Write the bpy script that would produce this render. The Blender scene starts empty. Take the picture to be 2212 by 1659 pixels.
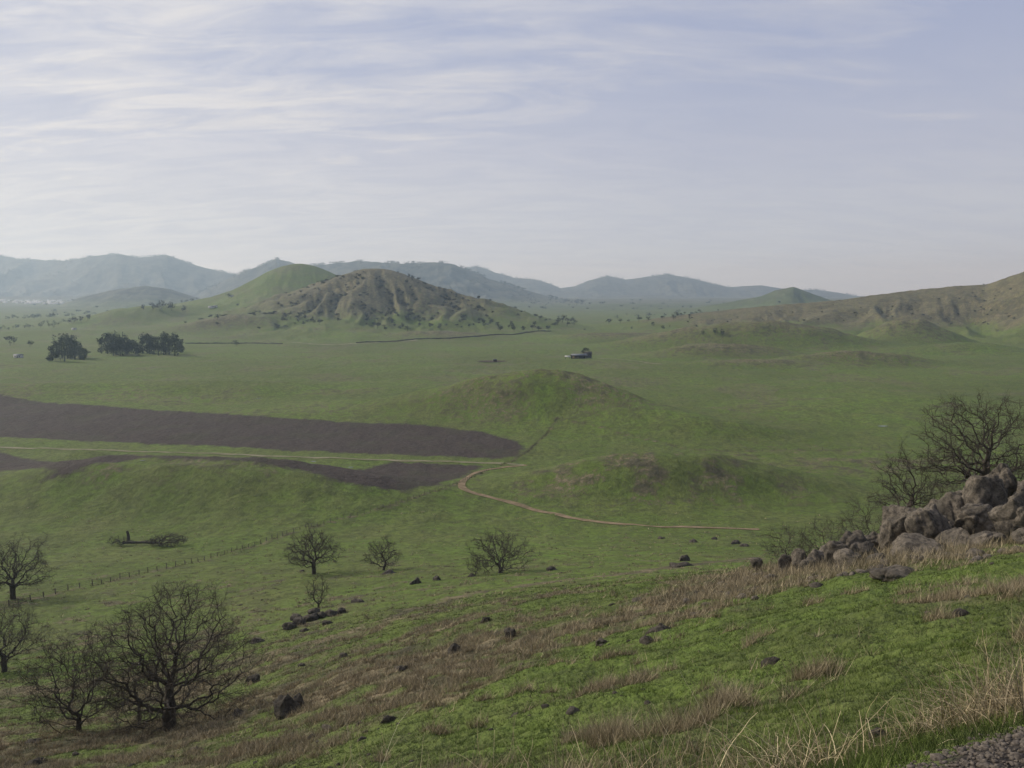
import bpy, bmesh, math, random, time
import numpy as np
from mathutils import Vector, noise as mnoise, Matrix
T0 = time.time()
random.seed(7); rng = np.random.default_rng(7)
scene = bpy.context.scene
scene.view_settings.view_transform = 'Standard'
try: scene.view_settings.look = 'None'
except Exception: pass
scene.view_settings.exposure = 0

# ---------------------------------------------------------------- survey helpers
CAMZ = 75.0; F = 1804.0; CX = 1106.0; CY = 829.5
PITCH = math.atan(195.0/F)
def tdep(py): return np.tan(np.arctan((np.asarray(py, float)-CY)/F)+PITCH)
def bear(px): return (np.asarray(px, float)-CX)/F
def sm(a, b, x):
    t = np.clip((x-a)/(b-a), 0, 1); return t*t*(3-2*t)
def _hash(ix, iy, seed):
    n = (ix*374761393 + iy*668265263 + seed*982451653) & 0xffffffff
    n = ((n ^ (n >> 13))*1274126177) & 0xffffffff
    return (n ^ (n >> 16)) & 0xffffffff
_ga = np.arange(256)*(2*math.pi/256); GC, GS = np.cos(_ga), np.sin(_ga)
def perlin(x, y, seed=0):
    x, y = np.broadcast_arrays(np.asarray(x, float), np.asarray(y, float))
    ix = np.floor(x).astype(np.int64); iy = np.floor(y).astype(np.int64)
    fx = x-ix; fy = y-iy
    u = fx*fx*fx*(fx*(fx*6-15)+10); v = fy*fy*fy*(fy*(fy*6-15)+10)
    def g(i, j):
        a = _hash(ix+i, iy+j, seed) & 255
        return GC[a]*(fx-i)+GS[a]*(fy-j)
    a = g(0, 0); b = g(1, 0); c = g(0, 1); d = g(1, 1)
    return (a+(b-a)*u)*(1-v)+(c+(d-c)*u)*v
def fbm(x, y, o=4, seed=0):
    s = 0; a = 1.0
    for i in range(o):
        s = s+a*perlin(x*2**i, y*2**i, seed+i); a *= 0.5
    return s
def ridged(x, y, o=4, seed=0):
    s = 0; a = 1.0; n = 0
    for i in range(o):
        s = s+a*(1-np.abs(2*perlin(x*2**i, y*2**i, seed+i))); n += a; a *= 0.5
    return s/n

# ---------------------------------------------------------------- near hillside table
ds = [3, 6, 12, 20, 30, 45, 65, 90, 120, 160, 200, 250]
cols = [-200, 100, 400, 700, 1000, 1300, 1600, 1900, 2200, 2600]
tab = {
 -200: [1880,1850,1810,1750,1700,1640,1560,1470,1380,1290,1220,1165],
 100:  [1880,1850,1800,1740,1680,1620,1540,1450,1370,1280,1220,1165],
 400:  [1870,1830,1780,1710,1650,1590,1510,1430,1350,1270,1215,1165],
 700:  [1850,1800,1720,1640,1560,1480,1410,1350,1310,1245,1205,1165],
 1000: [1820,1760,1660,1560,1480,1400,1340,1300,1270,1235,1200,1165],
 1300: [1800,1720,1600,1490,1400,1330,1280,1262,1245,1218,1190,1165],
 1600: [1760,1680,1530,1420,1340,1262,1240,1240,1228,1207,1185,1165],
 1900: [1690,1600,1440,1330,1260,1200,1185,1200,1220,1230,1195,1165],
 2200: [1620,1520,1370,1270,1210,1160,1150,1180,1200,1220,1190,1165],
 2600: [1560,1430,1290,1200,1150,1110,1100,1130,1160,1190,1180,1165]}
rowd = np.array([1.0]+ds+[320, 400, 500], float)
T = np.zeros((len(cols), len(rowd)))
for i, c in enumerate(cols):
    T[i, 0] = 1.6
    T[i, 1:13] = tdep(tab[c])*np.array(ds)
    T[i, 12:] = 75.0
ucol = bear(np.array(cols))/1.03
lr = np.log(rowd)
gu = np.linspace(ucol[0], ucol[-1], 160); gl = np.linspace(0, lr[-1], 240)
T1 = np.array([np.interp(gl, lr, np.log(T[i])) for i in range(len(cols))])
T2 = np.array([np.interp(gu, ucol, T1[:, j]) for j in range(len(gl))]).T
def blur(a, n, axis):
    k = np.exp(-0.5*(np.arange(-3*n, 3*n+1)/n)**2); k /= k.sum()
    pad = [(0, 0), (0, 0)]; pad[axis] = (3*n, 3*n)
    b = np.pad(a, pad, mode='edge')
    return np.apply_along_axis(lambda r: np.convolve(r, k, 'valid'), axis, b)
T2 = blur(blur(T2, 7, 0), 5, 1)
def near_depth(x, y):
    yy = np.clip(y, 1.0, 499.0)
    u = np.clip(x/yy, gu[0]+1e-6, gu[-1]-1e-6)
    a = (u-gu[0])/(gu[1]-gu[0]); b = np.log(yy)/(gl[1]-gl[0])
    i = np.clip(a.astype(int), 0, len(gu)-2); j = np.clip(b.astype(int), 0, len(gl)-2)
    fa = a-i; fb = b-j
    v = (T2[i, j]*(1-fa)+T2[i+1, j]*fa)*(1-fb)+(T2[i, j+1]*(1-fa)+T2[i+1, j+1]*fa)*fb
    return np.exp(v)

def hz(py, d): return CAMZ-float(tdep(py))*d
MOUNDS = []
def mound(px, d, z, sx, sy, p=2.0): MOUNDS.append((float(bear(px))*d, d, z, sx, sy, p))
mound(1100, 520, 15.5, 50, 25, 2.4)
mound(1240, 508, 13.5, 38, 22, 2.3)
mound(1360, 480, 9, 34, 18, 2.2)
mound(1470, 455, 6, 34, 15)
mound(1570, 440, 3.5, 30, 13)
mound(930, 540, 6, 60, 24)
mound(1290, 318, 5.0, 32, 18, 2.6)
mound(1430, 320, 6.4, 34, 17, 2.6)
mound(1580, 325, 5.2, 32, 16, 2.4)
mound(400, 308, 12, 58, 22, 2.6)
mound(640, 285, 3.5, 30, 18)
mound(100, 330, 4, 40, 24)
mound(175, 378, 3, 8, 5)
mound(250, 640, 8, 130, 28)
mound(1690, 1150, 32, 92, 38, 2.4)
mound(1470, 1180, 18, 74, 34, 2.3)
mound(1850, 900, 15, 62, 20, 2.4)
mound(1640, 860, 8, 56, 16)
mound(1560, 1000, 16, 66, 27, 2.3)
mound(1960, 1230, 38, 56, 44, 2.4)
mound(2080, 1060, 13, 60, 28)
mound(1330, 1350, 14, 90, 42)
mound(300, 1900, 36, 100, 85, 2.3)
mound(480, 1550, 19, 74, 34, 2.3)
mound(130, 1500, 10, 110, 50)
mound(700, 1450, 8, 80, 36)
mound(1110, 1760, 22, 90, 110)
mound(600, 1780, 20, 120, 130)
mound(430, 2500, 38, 200, 200)
mound(1600, 1500, 14, 170, 60)
mound(960, 1380, 11, 80, 34)
mound(1950, 560, 3, 90, 40)
HX, HY = float(bear(825))*1800, 1800.0
LAKE = (float(bear(-70))*6700, 6700.0, 560.0, 330.0, 54.0)

RIDGES = []
def ridge(pts, wf, wb, L, amp, seed):
    u = np.array([bear(p[0]) for p in pts], float)
    d = np.array([p[2] for p in pts], float)
    z = np.array([max(0, hz(p[1], p[2])) for p in pts], float)
    RIDGES.append((u, d, z, wf, wb, L, amp, seed))
ridge([(1150,715,1950),(1300,702,1800),(1400,690,1750),(1500,677,1720),(1650,661,1700),(1790,650,1700),(1850,642,1700),(1890,636,1700),(1950,629,1700),(2050,618,1680),(2120,615,1650),(2160,602,1600),(2212,583,1560),(2400,550,1500),(2900,520,1400)], 300, 500, 120, .36, 11)
ridge([(-900,590,9000),(-300,570,9000),(-100,560,8800),(0,550,8600),(50,559,8500),(100,561,8500),(150,563,8400),(200,554,8200),(260,548,8000),(310,556,8000),(370,551,8000),(410,567,8000),(450,579,8000),(500,590,7900),(540,600,7800),(620,625,7800),(700,650,7800)], 1500, 2500, 600, .55, 21)
ridge([(420,640,6800),(500,600,6600),(535,585,6500),(570,573,6500),(600,559,6500),(630,565,6500),(660,575,6400),(700,571,6300),(780,564,6200),(870,569,6000),(950,566,6000),(985,571,6000),(1010,583,6000),(1060,603,6000),(1120,622,5900),(1200,645,5800),(1260,670,5600)], 1100, 2200, 450, .55, 31)
ridge([(940,600,9500),(1000,580,9500),(1030,574,9500),(1070,588,9500),(1110,600,9500),(1150,603,9500),(1180,610,9500),(1210,622,9500),(1240,618,9500),(1270,606,9500),(1310,596,9500),(1350,604,9500),(1400,597,9500),(1440,592,9500),(1490,601,9500),(1530,611,9500),(1570,620,9500),(1640,616,9500),(1700,625,9500),(1760,626,9500),(1800,631,9500),(1850,640,9500),(1950,648,9500),(2300,652,9500)], 1700, 2500, 600, .55, 41)
ridge([(1330,690,3600),(1400,678,3600),(1500,665,3600),(1560,655,3600),(1640,640,3600),(1675,626,3600),(1710,619,3600),(1745,632,3600),(1790,648,3600),(1900,665,3600)], 450, 700, 200, .45, 51)
ridge([(120,665,4600),(180,642,4500),(250,626,4400),(320,617,4400),(370,624,4400),(420,640,4400),(480,660,4400)], 500, 700, 200, .45, 61)
ridge([(1100,668,5200),(1200,655,5200),(1300,655,5200),(1450,662,5200),(1600,662,5200),(1750,668,5200)], 500, 700, 200, .4, 71)

def H(x, y):
    x = np.asarray(x, float).ravel(); y = np.asarray(y, float).ravel()
    z = CAMZ-near_depth(x, y)
    s = y > 100
    if s.any():
        a, b = x[s], y[s]
        q = sm(260, 700, b)*2.8*fbm(a/240, b/130, 3, 3)+sm(130, 300, b)*0.8*fbm(a/50, b/50, 2, 5)
        q += sm(100, 220, b)*(1-sm(1500, 2500, b))*0.6*fbm(a/11, b/14, 3, 6)
        q += 34*sm(2600, 7500, b)+sm(1800, 5000, b)*9*fbm(a/500, b/700, 3, 8)
        z[s] += q
    for (mx, my, h, sx, sy, p) in MOUNDS:
        s = (np.abs(x-mx) < 4*sx) & (np.abs(y-my) < 4*sy)
        if not s.any(): continue
        a, b = x[s], y[s]
        q = np.sqrt(((a-mx)/sx)**2+((b-my)/sy)**2)
        k = 1+0.18*fbm(a/(sx*.7), b/(sy*.7), 3, 17)
        z[s] += h*k*np.exp(-0.5*q**p)
    for (hx, hy, h, s1, pw, gam, sd) in ((HX, HY, 119, 236, 1.85, 17, 91), (float(bear(655))*2250, 2250.0, 150, 245, 1.7, 5, 95)):
        s = np.hypot(x-hx, y-hy) < 900
        if not s.any(): continue
        a, b = x[s], y[s]; dx = a-hx; dy = b-hy; r = np.hypot(dx, dy)+1e-6
        rr = r*(1+0.14*perlin(a/160, b/160, sd))
        f = np.exp(-(rr/s1)**pw)
        th = np.arctan2(dx, -dy)+0.35*perlin(a/90, b/90, sd+3)
        g = 4*f*(1-f)
        gl_ = ridged(th*2.6, r/600, 3, sd+1)
        z[s] += h*f-gam*g*(1-gl_)*2.1+gam*g*.40*fbm(a/40, b/40, 3, sd+4)
    s = y > 900
    if s.any():
        a, b = x[s], y[s]; zz0 = z[s]; u = a/b
        for (ru, rd, rz, wf, wb, L, amp, sd) in RIDGES:
            dc = np.interp(u, ru, rd)
            t = (b > dc-3.2*wf) & (b < dc+3.2*wb)
            if not t.any(): continue
            A_, B_, U_ = a[t], b[t], u[t]; dcc = dc[t]
            zc = np.interp(U_, ru, rz, left=rz[0]*0.3, right=rz[-1]*.6)
            q = (B_-dcc); k = q/np.where(q < 0, wf, wb)
            k = k*(1+0.25*perlin(A_/(L*2), B_/(L*2), sd+7))
            f = np.exp(-1.5*np.abs(k)**1.5)
            wx = A_+L*.5*perlin(A_/L, B_/L, sd+9)
            rg = ridged(wx/L, B_/(L*2.2), 4, sd)
            zz = zc*f*(1+0.022*fbm(A_/(L*.15), B_/(L*.4), 2, sd+2))-amp*zc*(1-rg)*4*f*(1-f)
            zz0[t] = np.maximum(zz0[t], zz)
        z[s] = zz0
    q = np.hypot((x-LAKE[0])/LAKE[2], (y-LAKE[1])/LAKE[3]); k = 1-sm(1.0, 1.5, q)
    z = z*(1-k)+(LAKE[4]-1.5)*k
    s = (y < 240)
    a, b = x[s], y[s]; rr = np.hypot(a, b)
    z[s] += (1-sm(80, 240, b))*sm(4, 14, rr)*(0.42*fbm(a/6, b/6, 3, 61)+0.15*fbm(a/.9, b/.9, 2, 64))
    s = (y < 45) & (y > 0)
    a, b = x[s], y[s]; rr = np.hypot(a, b)
    z[s] += sm(3, 8, rr)*(1-sm(15, 40, rr))*0.06*fbm(a/.25, b/.25, 2, 67)
    return z

# ---------------------------------------------------------------- terrain grid (polar sheet)
front = np.radians(np.linspace(-40, 40, 1100))
sidea = np.radians(np.linspace(41, 180, 45))
ang = np.unique(np.round(np.concatenate([-sidea[::-1][1:], front, sidea]), 7))
NR = 1150
rad = np.geomspace(0.5, 16000, NR)
A, R = np.meshgrid(ang, rad)
R = R.copy(); R[0, :] = 0.01
X = (R*np.sin(A)); Y = (R*np.cos(A))
Z = H(X, Y).reshape(X.shape)
LR0 = math.log(.5); DLR = (math.log(16000)-LR0)/(NR-1)
def G(x, y):
    x = np.asarray(x, float); y = np.asarray(y, float)
    r = np.hypot(x, y); a = np.arctan2(x, y)
    i = np.clip(np.searchsorted(ang, a)-1, 0, len(ang)-2)
    fa = np.clip((a-ang[i])/(ang[i+1]-ang[i]), 0, 1)
    q = (np.log(np.maximum(r, .5))-LR0)/DLR; j = np.clip(q.astype(int), 0, NR-2)
    fr = np.clip((r-rad[j])/(rad[j+1]-rad[j]), 0, 1)
    return (Z[j, i]*(1-fa)+Z[j, i+1]*fa)*(1-fr)+(Z[j+1, i]*(1-fa)+Z[j+1, i+1]*fa)*fr
def H1(x, y): return float(G(x, y))
print('terrain', time.time()-T0)

TS = np.geomspace(1.5, 14000, 5000)
def sight(px, py, dmax=14000, dmin=1.5):
    """the place on the ground that lies on a measured bearing and depression"""
    t = float(tdep(py)); k = (math.cos(PITCH)+t*math.sin(PITCH))
    ts = TS[(TS <= dmax) & (TS >= dmin)]
    hit = np.where(G(float(bear(px))*k*ts, ts) >= CAMZ-t*ts)[0]
    if len(hit) == 0: return None
    d = ts[hit[0]]
    return (float(bear(px))*k*d, float(d))
def sights(pts, dmax=14000): return [q for q in (sight(a, b, dmax) for a, b in pts) if q is not None]

# ---------------------------------------------------------------- material helpers
def new_mat(name):
    m = bpy.data.materials.new(name); m.use_nodes = True
    nt = m.node_tree; b = nt.nodes['Principled BSDF']
    b.inputs['Roughness'].default_value = 0.9
    b.inputs['Specular IOR Level'].default_value = 0.12
    return m, nt, b
class N:
    def __init__(s, nt): s.nt = nt
    def node(s, t, **k):
        n = s.nt.nodes.new(t)
        for a, b in k.items(): setattr(n, a, b)
        return n
    def link(s, a, b): s.nt.links.new(a, b)
    def noise(s, vec, scale, det=4, rough=.55, dist=0):
        n = s.node('ShaderNodeTexNoise'); n.inputs['Scale'].default_value = scale
        n.inputs['Detail'].default_value = det; n.inputs['Roughness'].default_value = rough
        n.inputs['Distortion'].default_value = dist
        if vec is not None: s.link(vec, n.inputs['Vector'])
        return n.outputs['Fac']
    def math(s, op, a, b=None, c=None, clamp=False):
        n = s.node('ShaderNodeMath', operation=op); n.use_clamp = clamp
        for i, v in enumerate((a, b, c)):
            if v is None: continue
            if isinstance(v, (int, float)): n.inputs[i].default_value = v
            else: s.link(v, n.inputs[i])
        return n.outputs[0]
    def maprange(s, v, a, b, c=0, d=1):
        n = s.node('ShaderNodeMapRange'); n.clamp = True
        s.link(v, n.inputs[0])
        for i, q in zip((1, 2, 3, 4), (a, b, c, d)): n.inputs[i].default_value = q
        return n.outputs[0]
    def mix(s, f, a, b):
        n = s.node('ShaderNodeMix', data_type='RGBA')
        if isinstance(f, (int, float)): n.inputs[0].default_value = f
        else: s.link(f, n.inputs[0])
        for i, v in ((6, a), (7, b)):
            if isinstance(v, tuple): n.inputs[i].default_value = (*v, 1)
            else: s.link(v, n.inputs[i])
        return n.outputs[2]

def mesh_obj(name, verts, faces_flat, nper, mat, smooth=False, colors=None):
    me = bpy.data.meshes.new(name)
    verts = np.asarray(verts, dtype=np.float32).reshape(-1, 3)
    ff = np.asarray(faces_flat, dtype=np.int32).ravel()
    nf = len(ff)//nper
    me.vertices.add(len(verts)); me.vertices.foreach_set('co', verts.ravel())
    me.loops.add(len(ff)); me.loops.foreach_set('vertex_index', ff)
    me.polygons.add(nf)
    me.polygons.foreach_set('loop_start', np.arange(nf, dtype=np.int32)*nper)
    me.polygons.foreach_set('loop_total', np.full(nf, nper, dtype=np.int32))
    if smooth: me.polygons.foreach_set('use_smooth', np.ones(nf, dtype=bool))
    me.update(calc_edges=True)
    if colors is not None:
        at = me.color_attributes.new('Col', 'FLOAT_COLOR', 'POINT')
        c = np.ones((len(verts), 4), dtype=np.float32); c[:, :3] = colors
        at.data.foreach_set('color', c.ravel())
    me.materials.append(mat)
    ob = bpy.data.objects.new(name, me); scene.collection.objects.link(ob)
    return ob

# ---------------------------------------------------------------- ground cover masks
def seg_dist(x, y, pts):
    d = np.full(x.shape, 1e9)
    for (ax, ay), (bx, by) in zip(pts[:-1], pts[1:]):
        vx, vy = bx-ax, by-ay; L = vx*vx+vy*vy+1e-9
        t = np.clip(((x-ax)*vx+(y-ay)*vy)/L, 0, 1)
        d = np.minimum(d, np.hypot(x-ax-t*vx, y-ay-t*vy))
    return d
def poly_sd(x, y, pts):
    P = pts+[pts[0]]
    d = seg_dist(x, y, P); inside = np.zeros(x.shape, bool)
    for (ax, ay), (bx, by) in zip(P[:-1], P[1:]):
        c = ((ay > y) != (by > y)) & (x < (bx-ax)*(y-ay)/((by-ay) if abs(by-ay) > 1e-9 else 1e-9)+ax)
        inside ^= c
    return np.where(inside, d, -d)
fieldA = sights([(-500,815),(-150,836),(0,852),(250,879),(500,896),(750,912),(950,922),(1050,935),(1110,950),(1136,968),(1125,984),(1075,992),(900,985),(600,972),(400,962),(200,954),(0,944),(-500,935)])
fieldB = sights([(-500,962),(0,975),(300,984),(600,992),(850,998),(1045,1006),(1000,1032),(950,1048),(900,1060),(850,1062),(780,1052),(700,1030),(640,1016),(560,1003),(480,995),(380,993),(300,990),(230,1000),(150,1025),(90,1040),(120,1018),(0,1018),(-500,1020)])
dryband = sights([(2300,1150),(2100,1175),(1900,1200),(1700,1235),(1500,1290),(1350,1330),(1150,1375),(900,1430),(700,1500),(500,1570),(250,1600),(-100,1630)], 200)
track = sights([(1640,1205),(1500,1218),(1350,1240),(1200,1255),(1000,1288),(850,1335),(700,1380),(560,1420),(400,1450),(200,1480),(-100,1500)], 230)
fenceA = sights([(1205,903),(1190,925),(1165,952),(1140,976),(1095,1001),(1050,1018),(1000,1040),(940,1062),(880,1082),(800,1105),(700,1133),(620,1156),(500,1192),(400,1220),(300,1242),(200,1265),(120,1284),(20,1310)])
fenceB = sights([(1205,903),(1300,925),(1400,950),(1500,972),(1600,975),(1750,973),(1900,970)])
def drymask(x, y):
    dd = seg_dist(x, y, dryband); ww = 1.5+.075*y
    left = sm(.15, -.25, x/np.maximum(y, 1))
    m = np.maximum(.85*np.exp(-(dd/ww)**2), (.38+.14*left)*np.exp(-(dd/(ww*(3.6+2.6*left)))**2))
    return m+.55*fbm(x/3, y/3, 3, 133)+.72*fbm(x/11, y/11, 3, 201)

na = len(ang)
idx = np.arange(NR*na).reshape(NR, na)
a0 = idx[:-1, :]; a1 = np.roll(idx, -1, axis=1)[:-1, :]; b0 = idx[1:, :]; b1 = np.roll(idx, -1, axis=1)[1:, :]
faces = np.stack([a0, b0, b1, a1], axis=-1).reshape(-1, 4)[:, ::-1]
xf, yf, zf = X.ravel(), Y.ravel(), Z.ravel()
m_field = np.zeros(xf.shape)
sel = (yf > 250) & (yf < 1200) & (np.abs(xf) < 900)
sd = np.maximum(poly_sd(xf[sel], yf[sel], fieldA), poly_sd(xf[sel], yf[sel], fieldB))
m_field[sel] = np.clip(sd/8.0*.5+.5, 0, 1)
dry = np.zeros(xf.shape)
sel = (yf < 300) & (yf > 0)
xs, ys = xf[sel], yf[sel]
dry[sel] = np.clip(drymask(xs, ys), 0, 1)*(1-sm(150, 260, ys))
dry[sel] = np.maximum(dry[sel], 0.92*np.exp(-(seg_dist(xs, ys, track)/2.6)**2))
sel = (yf < 700) & (yf > 100)
xs, ys = xf[sel], yf[sel]
dry[sel] = np.maximum(dry[sel], 0.55*np.exp(-(seg_dist(xs, ys, fenceA)/1.4)**2))
dry[sel] = np.maximum(dry[sel], 0.5*np.exp(-(seg_dist(xs, ys, fenceB)/1.6)**2))
def gsum(px, d, sx, sy): return np.exp(-0.5*(((xf-float(bear(px))*d)/sx)**2+((yf-d)/sy)**2))
pn = fbm(xf/14, yf/14, 3, 220); pn2 = fbm(xf/70, yf/70, 3, 221)
dry = np.maximum(dry, .8*gsum(1400, 308, 44, 15)*sm(-.3, .3, pn))
dry = np.maximum(dry, .6*gsum(1220, 500, 80, 26)*sm(-.6, .2, pn2))
dry = np.maximum(dry, .65*gsum(1850, 370, 60, 30)*sm(-.3, .3, pn))
dry = np.maximum(dry, .55*gsum(400, 308, 50, 16)*sm(-.3, .3, pn))
dry = np.maximum(dry, .8*np.exp(-(np.hypot(xf-HX, yf-HY)/330)**4)*sm(12, 42, zf+22*pn2))
inR = sm(1150, 1350, yf)*(1-sm(2500, 2900, yf))*sm(.03, .12, xf/np.maximum(yf, 1))
dry = np.maximum(dry, .75*inR*sm(6, 30, zf+14*pn2))
for a_ in ((1690,1155,100,36),(1850,896,60,18),(1560,990,66,24),(480,1540,80,34),(1640,856,50,14),(1470,1170,74,28),(1960,1220,56,36),(1330,1340,80,34),(960,1370,80,30)):
    dry = np.maximum(dry, .72*gsum(*a_))
dry = np.maximum(dry, .42*sm(.0, .35, pn2)*sm(350, 600, yf))
dry = np.maximum(dry, .5*sm(4200, 5500, yf))
def gravel_edge(x): return 2.95+.50*np.clip(x-1.05, -1.7, 3)
gv = 1-sm(-.12, .12, yf-gravel_edge(xf)-.2*perlin(xf*3, yf*3, 5))
masks = np.stack([np.clip(dry, 0, 1), m_field, gv], axis=-1)

mat, nt, b = new_mat('pasture_ground'); n = N(nt)
geo = n.node('ShaderNodeNewGeometry'); pos = geo.outputs['Position']
att = n.node('ShaderNodeAttribute', attribute_name='Col')
sep = n.node('ShaderNodeSeparateColor'); n.link(att.outputs['Color'], sep.inputs[0])
dryv, fieldv, gravv = sep.outputs[0], sep.outputs[1], sep.outputs[2]
nA = n.noise(pos, .006, 6, .6, .5); nB = n.noise(pos, .04, 6, .68); nC = n.noise(pos, .45, 6, .72); nD = n.noise(pos, 5, 4, .7)
nE = n.noise(pos, .16, 6, .7)
g1 = n.mix(n.maprange(nA, .38, .62), (.084, .114, .026), (.110, .170, .029))
g1 = n.mix(n.maprange(nB, .42, .66, 0, .75), g1, (.134, .138, .052))
g1 = n.mix(n.maprange(nE, .46, .62, 0, .70), g1, (.062, .077, .024))
g1 = n.mix(n.maprange(nC, .46, .58, 0, .65), g1, (.046, .058, .019))
g1 = n.mix(n.maprange(nD, .45, .7, 0, .5), g1, (.155, .185, .060))
dcol = n.mix(n.maprange(nC, .40, .60), (.060, .052, .030), (.220, .180, .110))
dcol = n.mix(n.maprange(nE, .42, .62, 0, .65), dcol, (.070, .073, .036))
dcol = n.mix(n.maprange(nB, .48, .58, 0, .60), dcol, (.058, .056, .035))
df = n.math('ADD', dryv, n.math('MULTIPLY', n.math('SUBTRACT', n.math('ADD', nC, nE), 1.0), 1.8))
df = n.maprange(df, .20, .75)
df = n.math('MULTIPLY', df, n.maprange(dryv, 0.02, .3))
c = n.mix(df, g1, dcol)
sp = n.node('ShaderNodeSeparateXYZ'); n.link(pos, sp.inputs[0])
nF = n.noise(pos, .012, 6, .7)
scrub = n.mix(n.maprange(nF, .44, .56), (.020, .026, .024), (.072, .075, .056))
c = n.mix(n.math('MULTIPLY', n.maprange(sp.outputs[1], 2800, 4300, 0, .95), n.maprange(sp.outputs[2], 20, 60, .5, 1)), c, scrub)
soil = n.mix(n.maprange(nC, .35, .65), (.036, .028, .024), (.070, .056, .047))
soil = n.mix(n.maprange(nB, .48, .68, 0, .55), soil, (.058, .060, .034))
ff = n.math('ADD', fieldv, n.math('MULTIPLY', n.math('SUBTRACT', nE, .5), .7))
c = n.mix(n.maprange(ff, .42, .62), c, soil)
vor = n.node('ShaderNodeTexVoronoi'); vor.inputs['Scale'].default_value = 45; n.link(pos, vor.inputs['Vector'])
grc = n.mix(n.maprange(vor.outputs['Distance'], 0, .6), (.09, .075, .06), (.035, .03, .026))
c = n.mix(gravv, c, grc)
n.link(c, b.inputs['Base Color'])
bp = n.node('ShaderNodeBump'); bp.inputs['Strength'].default_value = .8; bp.inputs['Distance'].default_value = .35
hh = n.math('ADD', n.math('MULTIPLY', nC, 2.2), n.math('MULTIPLY', nD, .35))
hh = n.math('ADD', hh, n.math('MULTIPLY', nE, 5.0))
n.link(hh, bp.inputs['Height']); n.link(bp.outputs[0], b.inputs['Normal'])
mesh_obj('grassy_valley_terrain', np.stack([xf, yf, zf], -1), faces, 4, mat, True, masks)
print('ground', time.time()-T0)

# ---------------------------------------------------------------- roads, walls
def resample(pts, step):
    out = []; P = [Vector((p[0], p[1])) for p in pts]; Q = [P[0]]+P+[P[-1]]
    for i in range(1, len(Q)-2):
        k = max(2, int((Q[i+1]-Q[i]).length/step))
        for j in range(k):
            t = j/k; a, b_, c_, d_ = Q[i-1], Q[i], Q[i+1], Q[i+2]
            out.append(0.5*((2*b_)+(c_-a)*t+(2*a-5*b_+4*c_-d_)*t*t+(3*b_-a-3*c_+d_)*t**3))
    out.append(P[-1]); return np.array([(v.x, v.y) for v in out])
def strip(name, pts, width, lift, mat, step=3, wob=.3):
    p = resample(pts, step)
    t = np.gradient(p, axis=0); t /= np.linalg.norm(t, axis=1)[:, None]+1e-9
    nrm = np.stack([-t[:, 1], t[:, 0]], -1); k = 5; V = []
    for j in range(k):
        s = (j/(k-1)-.5)*width
        w = s*(1+wob*perlin(np.arange(len(p))*.3, np.full(len(p), j*.37), 9)*2)
        q = p+nrm*w[:, None]
        V.append(np.stack([q[:, 0], q[:, 1], G(q[:, 0], q[:, 1])+lift], -1))
    V = np.stack(V, 1); m = len(p); id_ = np.arange(m*k).reshape(m, k)
    f = np.stack([id_[:-1, :-1], id_[1:, :-1], id_[1:, 1:], id_[:-1, 1:]], -1).reshape(-1, 4)
    return mesh_obj(name, V, f, 4, mat, True)
def simple(name, c1, c2, scale, rough=.9, bump=0):
    m, nt, b = new_mat(name); n = N(nt)
    g = n.node('ShaderNodeNewGeometry')
    f = n.noise(g.outputs['Position'], scale, 5, .6)
    n.link(n.mix(n.maprange(f, .35, .65), c1, c2), b.inputs['Base Color'])
    b.inputs['Roughness'].default_value = rough
    if bump:
        bp = n.node('ShaderNodeBump'); bp.inputs['Distance'].default_value = bump; bp.inputs['Strength'].default_value = .8
        n.link(f, bp.inputs['Height']); n.link(bp.outputs[0], b.inputs['Normal'])
    return m
m_dirt = simple('dirt', (.125, .100, .055), (.25, .185, .115), .35)
m_pale = simple('pale_track', (.13, .13, .066), (.23, .21, .135), .12)
m_wall = simple('fieldstone', (.03, .03, .026), (.08, .075, .06), .8)
strip('dirt_road', sights([(1138,1006),(1110,1008),(1060,1014),(1018,1027),(998,1043),(1000,1056),(1030,1068),(1080,1081),(1130,1094),(1190,1109),(1250,1122),(1320,1131),(1400,1137),(1500,1140),(1640,1144)]), 2.6, .14, m_dirt)
strip('farm_track', sights([(-300,957),(0,967),(250,974),(500,983),(750,991),(950,997),(1075,1001),(1130,1006)]), 3.0, .18, m_pale, 4)
for pts, w in (([(430,741),(600,741),(700,745),(775,742),(900,735)], 9), ([(1290,775),(1370,780),(1430,788)], 4)):
    strip('country_lane', sights(pts, 2500), w, .4, m_pale, 12)
def wall(name, pts, w, h):
    p = resample(pts, 5); V = []
    t = np.gradient(p, axis=0); t /= np.linalg.norm(t, axis=1)[:, None]+1e-9
    nrm = np.stack([-t[:, 1], t[:, 0]], -1)
    hs = h*(1+.9*perlin(np.arange(len(p))*.7, np.zeros(len(p)), 4))
    for s, k in ((-.5, -.3), (-.35, 1), (.35, 1), (.5, -.3)):
        q = p+nrm*s*w; z = G(q[:, 0], q[:, 1])+(hs*k if k > 0 else k)
        V.append(np.stack([q[:, 0], q[:, 1], z], -1))
    V = np.stack(V, 1); id_ = np.arange(len(p)*4).reshape(-1, 4)
    f = np.stack([id_[:-1, :-1], id_[1:, :-1], id_[1:, 1:], id_[:-1, 1:]], -1).reshape(-1, 4)
    mesh_obj(name, V, f, 4, m_wall)
for pts, h in (([(770,741),(880,735),(980,731),(1060,724),(1130,720),(1190,716)], 1.4), ([(400,742),(500,742),(610,743)], 1.4)):
    q = sights(pts, 2500)
    if len(q) > 1: wall('stone_wall', q, h*1.2, h)

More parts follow.
